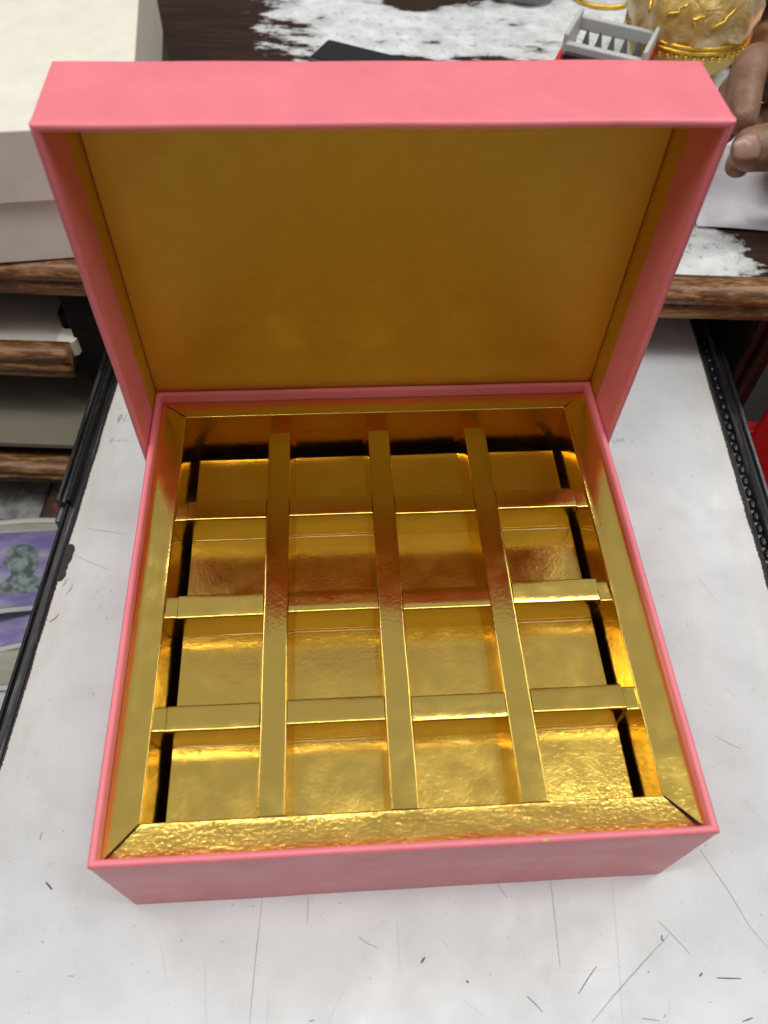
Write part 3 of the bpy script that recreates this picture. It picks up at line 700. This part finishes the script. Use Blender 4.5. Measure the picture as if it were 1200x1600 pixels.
# red and grey dispenser: red sloping body, grey open frame with teeth
x, y = fl(0.140, 0.560); dp = tag(empty('dispenser', (x, y, 0.0652), FA + R(-24)), 'red plastic dispenser with light grey open toothed frame', 'dispenser')
bm = bmesh.new()
for s in (-1, 1):                                            # two red cheeks
    rg = [[(s * xx, yy, zz) for yy, zz in ((-0.050, 0.0), (0.032, 0.0), (0.034, 0.030), (0.026, 0.034), (-0.020, 0.024), (-0.050, 0.010))] for xx in (0.0295, 0.0330)]
    add_loft(bm, rg)
link('side_cheek', bm, 'red', dp, bevel=0.001)
bm = bmesh.new()
rg = [[(xx, yy, zz) for yy, zz in ((-0.050, 0.0), (0.000, 0.0), (0.000, 0.020), (-0.022, 0.019), (-0.050, 0.008))] for xx in (-0.0293, 0.0293)]
add_loft(bm, rg); link('body', bm, 'red', dp, bevel=0.001)
bm = bmesh.new()
add_box(bm, -0.0315, 0.0315, -0.0040, 0.0010, 0.024, 0.034); add_box(bm, -0.0315, 0.0315, 0.030, 0.034, 0.026, 0.036)
for s in (-1, 1): add_box(bm, min(s * 0.0282, s * 0.0318), max(s * 0.0282, s * 0.0318), -0.0038, 0.0340, 0.022, 0.0405)
for v_ in bm.verts: v_.co.z += (v_.co.y) * 0.12
link('frame', bm, 'grey_plastic', dp, bevel=0.0012)
box('well', -0.0278, 0.0278, 0.0012, 0.0298, 0.012, 0.016, 'grey_plastic', dp)
for k in range(5):
    bm = bmesh.new(); xx = -0.020 + 0.010 * k
    add_loft(bm, [[(xx - 0.004, 0.022, 0.016), (xx + 0.004, 0.022, 0.016), (xx + 0.004, 0.026, 0.016), (xx - 0.004, 0.026, 0.016)], [(xx - 0.0008, 0.0235, 0.034), (xx + 0.0008, 0.0235, 0.034), (xx + 0.0008, 0.0245, 0.034), (xx - 0.0008, 0.0245, 0.034)]])
    link('tooth', bm, 'tooth', dp)
box('cutter', -0.0280, 0.0280, -0.0085, -0.0042, 0.0200, 0.0285, 'dark_plastic', dp, 0.0005)

# gold organza pouch with lace band
x, y = fl(0.213, 0.612); po = tag(empty('organza_pouch', (x, y, 0.0652)), 'round golden organza pouch with lace band beside the dispenser', 'pouch')
wb = lambda a, z: 1 + 0.035 * math.sin(a * 9 + z * 90) + 0.02 * math.sin(a * 17)
bm = bmesh.new(); add_lathe(bm, [(0.026, 0.0), (0.034, 0.004), (0.041, 0.014), (0.044, 0.026), (0.045, 0.030)], 0, 0, 60, wb); link('pouch_base', bm, 'yellow_cloth', po, smooth=True)
bm = bmesh.new(); add_lathe(bm, [(0.0455, 0.0302), (0.049, 0.040), (0.049, 0.052), (0.044, 0.064), (0.033, 0.074), (0.016, 0.080), (0.008, 0.086), (0.012, 0.10)], 0, 0, 72, wb, caps=False); link('gauze_top', bm, 'organza', po, smooth=True)
bm = bmesh.new(); add_lathe(bm, [(0.030, 0.0305), (0.030, 0.044), (0.022, 0.050), (0.002, 0.052)], 0, 0, 30); link('sweets_inside', bm, 'yellow_cloth', po, smooth=True)
bm = bmesh.new()
for zz in (0.031, 0.0345):
    pts = [(0.0475 * math.cos(a / 40 * 6.2832), 0.0475 * math.sin(a / 40 * 6.2832), zz) for a in range(41)]; add_tube(bm, pts, 0.0014, 6)
link('lace_band', bm, 'lace', po, smooth=True)
bm = bmesh.new(); bmesh.ops.create_icosphere(bm, subdivisions=1, radius=0.0024); bead = link('lace_bead', bm, 'lace', po, smooth=True); bead.location = (0.047, 0, 0.0265)
for k in range(1, 44):
    c = bead.copy(); C.objects.link(c); c.parent = po; a = k / 44 * 6.2832; c.location = (0.0468 * math.cos(a), 0.0468 * math.sin(a), 0.0265 + random.uniform(-0.0008, 0.0008))
bm = bmesh.new()
for k in range(5):
    a = random.uniform(3.4, 5.6); pts = []
    for q in range(12):
        a += random.uniform(-0.1, 0.16); zz = 0.050 + 0.0022 * q; rr_ = 0.050 if zz < 0.054 else 0.050 - (zz - 0.054) * 0.75; pts.append((rr_ * math.cos(a), rr_ * math.sin(a), zz))
    add_tube(bm, pts, 0.0009, 5)
link('gold_thread', bm, 'lace', po, smooth=True)

x, y = fl(0.1000, 0.735); gj = tag(empty('glass_tumbler', (x, y, 0.0652)), 'clear glass tumbler with thick foot at the back of the desk', 'glass')
bm = bmesh.new(); add_lathe(bm, [(0.001, 0.0), (0.026, 0.0), (0.028, 0.002), (0.027, 0.010), (0.030, 0.09), (0.0285, 0.09), (0.0255, 0.012), (0.001, 0.009)], 0, 0, 48); link('tumbler', bm, 'glass', gj, smooth=True)
x, y = fl(0.170, 0.738); rg_ = empty('gold_bangle', (x, y, 0.0652)); tag(rg_, 'thin gold bangle lying on the desk behind the pouch', 'bangle')
bm = bmesh.new(); pts = [(0.028 * math.cos(a / 40 * 6.2832), 0.028 * math.sin(a / 40 * 6.2832), 0.002) for a in range(41)]; add_tube(bm, pts, 0.002, 8); link('ring', bm, 'lace', rg_, smooth=True)
x, y = fl(0.324, 0.618); pl = empty('copper_plate', (x, y, 0.0652)); tag(pl, 'copper coloured plate with raised shiny rim behind the hand', 'plate')
bm = bmesh.new(); add_lathe(bm, [(0.001, 0.0), (0.040, 0.0), (0.050, 0.008), (0.055, 0.015), (0.053, 0.017), (0.048, 0.011), (0.038, 0.003), (0.001, 0.003)], 0, 0, 60); link('dish', bm, 'brass', pl, smooth=True)
x, y = fl(0.363, 0.765); nv = empty('navy_cloth', (x, y, 0.0652)); tag(nv, 'folded navy blue cloth behind the golden pouch', 'cloth')
bm = bmesh.new(); nx_ = 24; g = {}
for layer in range(3):
    rg = []
    for k in range(nx_):
        a = k / nx_ * 6.2832; rr_ = 0.060 - 0.004 * layer + 0.004 * math.sin(3 * a + layer)
        rg.append((rr_ * math.copysign(abs(math.cos(a)) ** 0.5, math.cos(a)), rr_ * 0.8 * math.copysign(abs(math.sin(a)) ** 0.5, math.sin(a))))
    z0 = layer * 0.012
    add_loft(bm, [[(p * 0.96, q * 0.96, z0) for p, q in rg], [(p, q, z0 + 0.004) for p, q in rg], [(p, q, z0 + 0.009) for p, q in rg], [(p * 0.96, q * 0.96, z0 + 0.0125) for p, q in rg]])
link('folded_layers', bm, 'navy', nv, smooth=True)

x, y = fl(0.252, 0.428); o = sheet('paper_sheet', 0.130, 0.074, 'paper', lambda a, b: 0.0012 * math.sin(a * 30) ** 2 + 0.0004); o.location = (x, y, 0.0655); o.rotation_euler = (0, 0, FA + R(-1.5))
tag(o, 'blank white sheet of paper on the desk under the hand', 'paper')

# ------------------------------------------------------------------ hand of the person at the desk
pe = tag(empty('person', (0.32, 0.42, 0.08)), 'brown hand reaching in over the paper, thumb against curled fingers', 'person')
J = {}
def skin(name, verts, edges, rads, root, material, parent, sub=2):
    me = bpy.data.meshes.new(name); me.from_pydata(verts, edges, []); me.materials.append(M[material])
    o = bpy.data.objects.new(name, me); C.objects.link(o)
    sk = o.modifiers.new('skin', 'SKIN'); sk.use_smooth_shade = True
    for v, r in zip(me.skin_vertices[0].data, rads): v.radius = (r, r) if not isinstance(r, tuple) else r; v.use_root = False
    me.skin_vertices[0].data[root].use_root = True
    s = o.modifiers.new('sub', 'SUBSURF'); s.levels = sub; s.render_levels = sub
    dg = bpy.context.evaluated_depsgraph_get(); m2 = bpy.data.meshes.new_from_object(o.evaluated_get(dg)); bpy.data.objects.remove(o)
    o = bpy.data.objects.new(name, m2); C.objects.link(o); o.parent = parent
    if parent: o.location = -Vector(parent.location)
    for p in m2.polygons: p.use_smooth = True
    return o
V_ = [(0.560, 0.400, 0.106), (0.395, 0.412, 0.108), (0.345, 0.425, 0.112),                       # arm, wrist, palm
      (0.318, 0.392, 0.108), (0.280, 0.362, 0.112), (0.238, 0.3580, 0.1325), (0.2085, 0.3475, 0.1352),   # thumb
      (0.308, 0.448, 0.130), (0.2435, 0.4385, 0.1415), (0.2290, 0.4000, 0.1370), (0.2215, 0.376, 0.1325), # index
      (0.312, 0.460, 0.118), (0.2450, 0.4480, 0.1215), (0.2275, 0.4130, 0.1205), (0.2215, 0.391, 0.1180), # middle
      (0.318, 0.456, 0.104), (0.262, 0.446, 0.098), (0.250, 0.410, 0.104), (0.2215, 0.3640, 0.1140),      # ring: tip shows under the thumb
      (0.324, 0.440, 0.092), (0.282, 0.428, 0.082), (0.275, 0.402, 0.088), (0.280, 0.390, 0.096)]        # little finger
E_ = [(0, 1), (1, 2), (2, 3), (3, 4), (4, 5), (5, 6), (2, 7), (7, 8), (8, 9), (9, 10), (2, 11), (11, 12), (12, 13), (13, 14), (2, 15), (15, 16), (16, 17), (17, 18), (2, 19), (19, 20), (20, 21), (21, 22)]
r_ = [0.036, 0.026, 0.026, 0.018, 0.0165, 0.0150, 0.0122, 0.0140, 0.0128, 0.0112, 0.0092, 0.0125, 0.0112, 0.0096, 0.0080, 0.0115, 0.0105, 0.0090, 0.0080, 0.0105, 0.009, 0.008, 0.007]
skin('hand', V_, E_, r_, 2, 'skin', pe, 2)
bm = bmesh.new(); g = {}                                     # thumb nail, a small curved plate on the side towards the box
tip, ip = Vector(V_[6]), Vector(V_[5]); ax = (tip - ip).normalized()
fac = Vector((-0.35, -0.75, 0.55)); fac = (fac - ax * fac.dot(ax)).normalized(); sd = ax.cross(fac)
for i in range(7):
    for j in range(7):
        a = (i / 6 - 0.5) * 1.25; l = (j / 6 - 0.36) * 0.0155
        sq = 1.0 if j < 5 else (0.92 if j == 5 else 0.7)
        rr_ = 0.0122 - 0.0012 * max(0, j - 3)
        g[i, j] = bm.verts.new(tip + ax * l + (fac * math.cos(a * sq) + sd * math.sin(a * sq)) * rr_ - pe.location)
for i in range(6):
    for j in range(6): bm.faces.new((g[i, j], g[i + 1, j], g[i + 1, j + 1], g[i, j + 1]))
o = link('thumb_nail', bm, 'nail', pe, smooth=True); s = o.modifiers.new('thickness', 'SOLIDIFY'); s.thickness = 0.0006
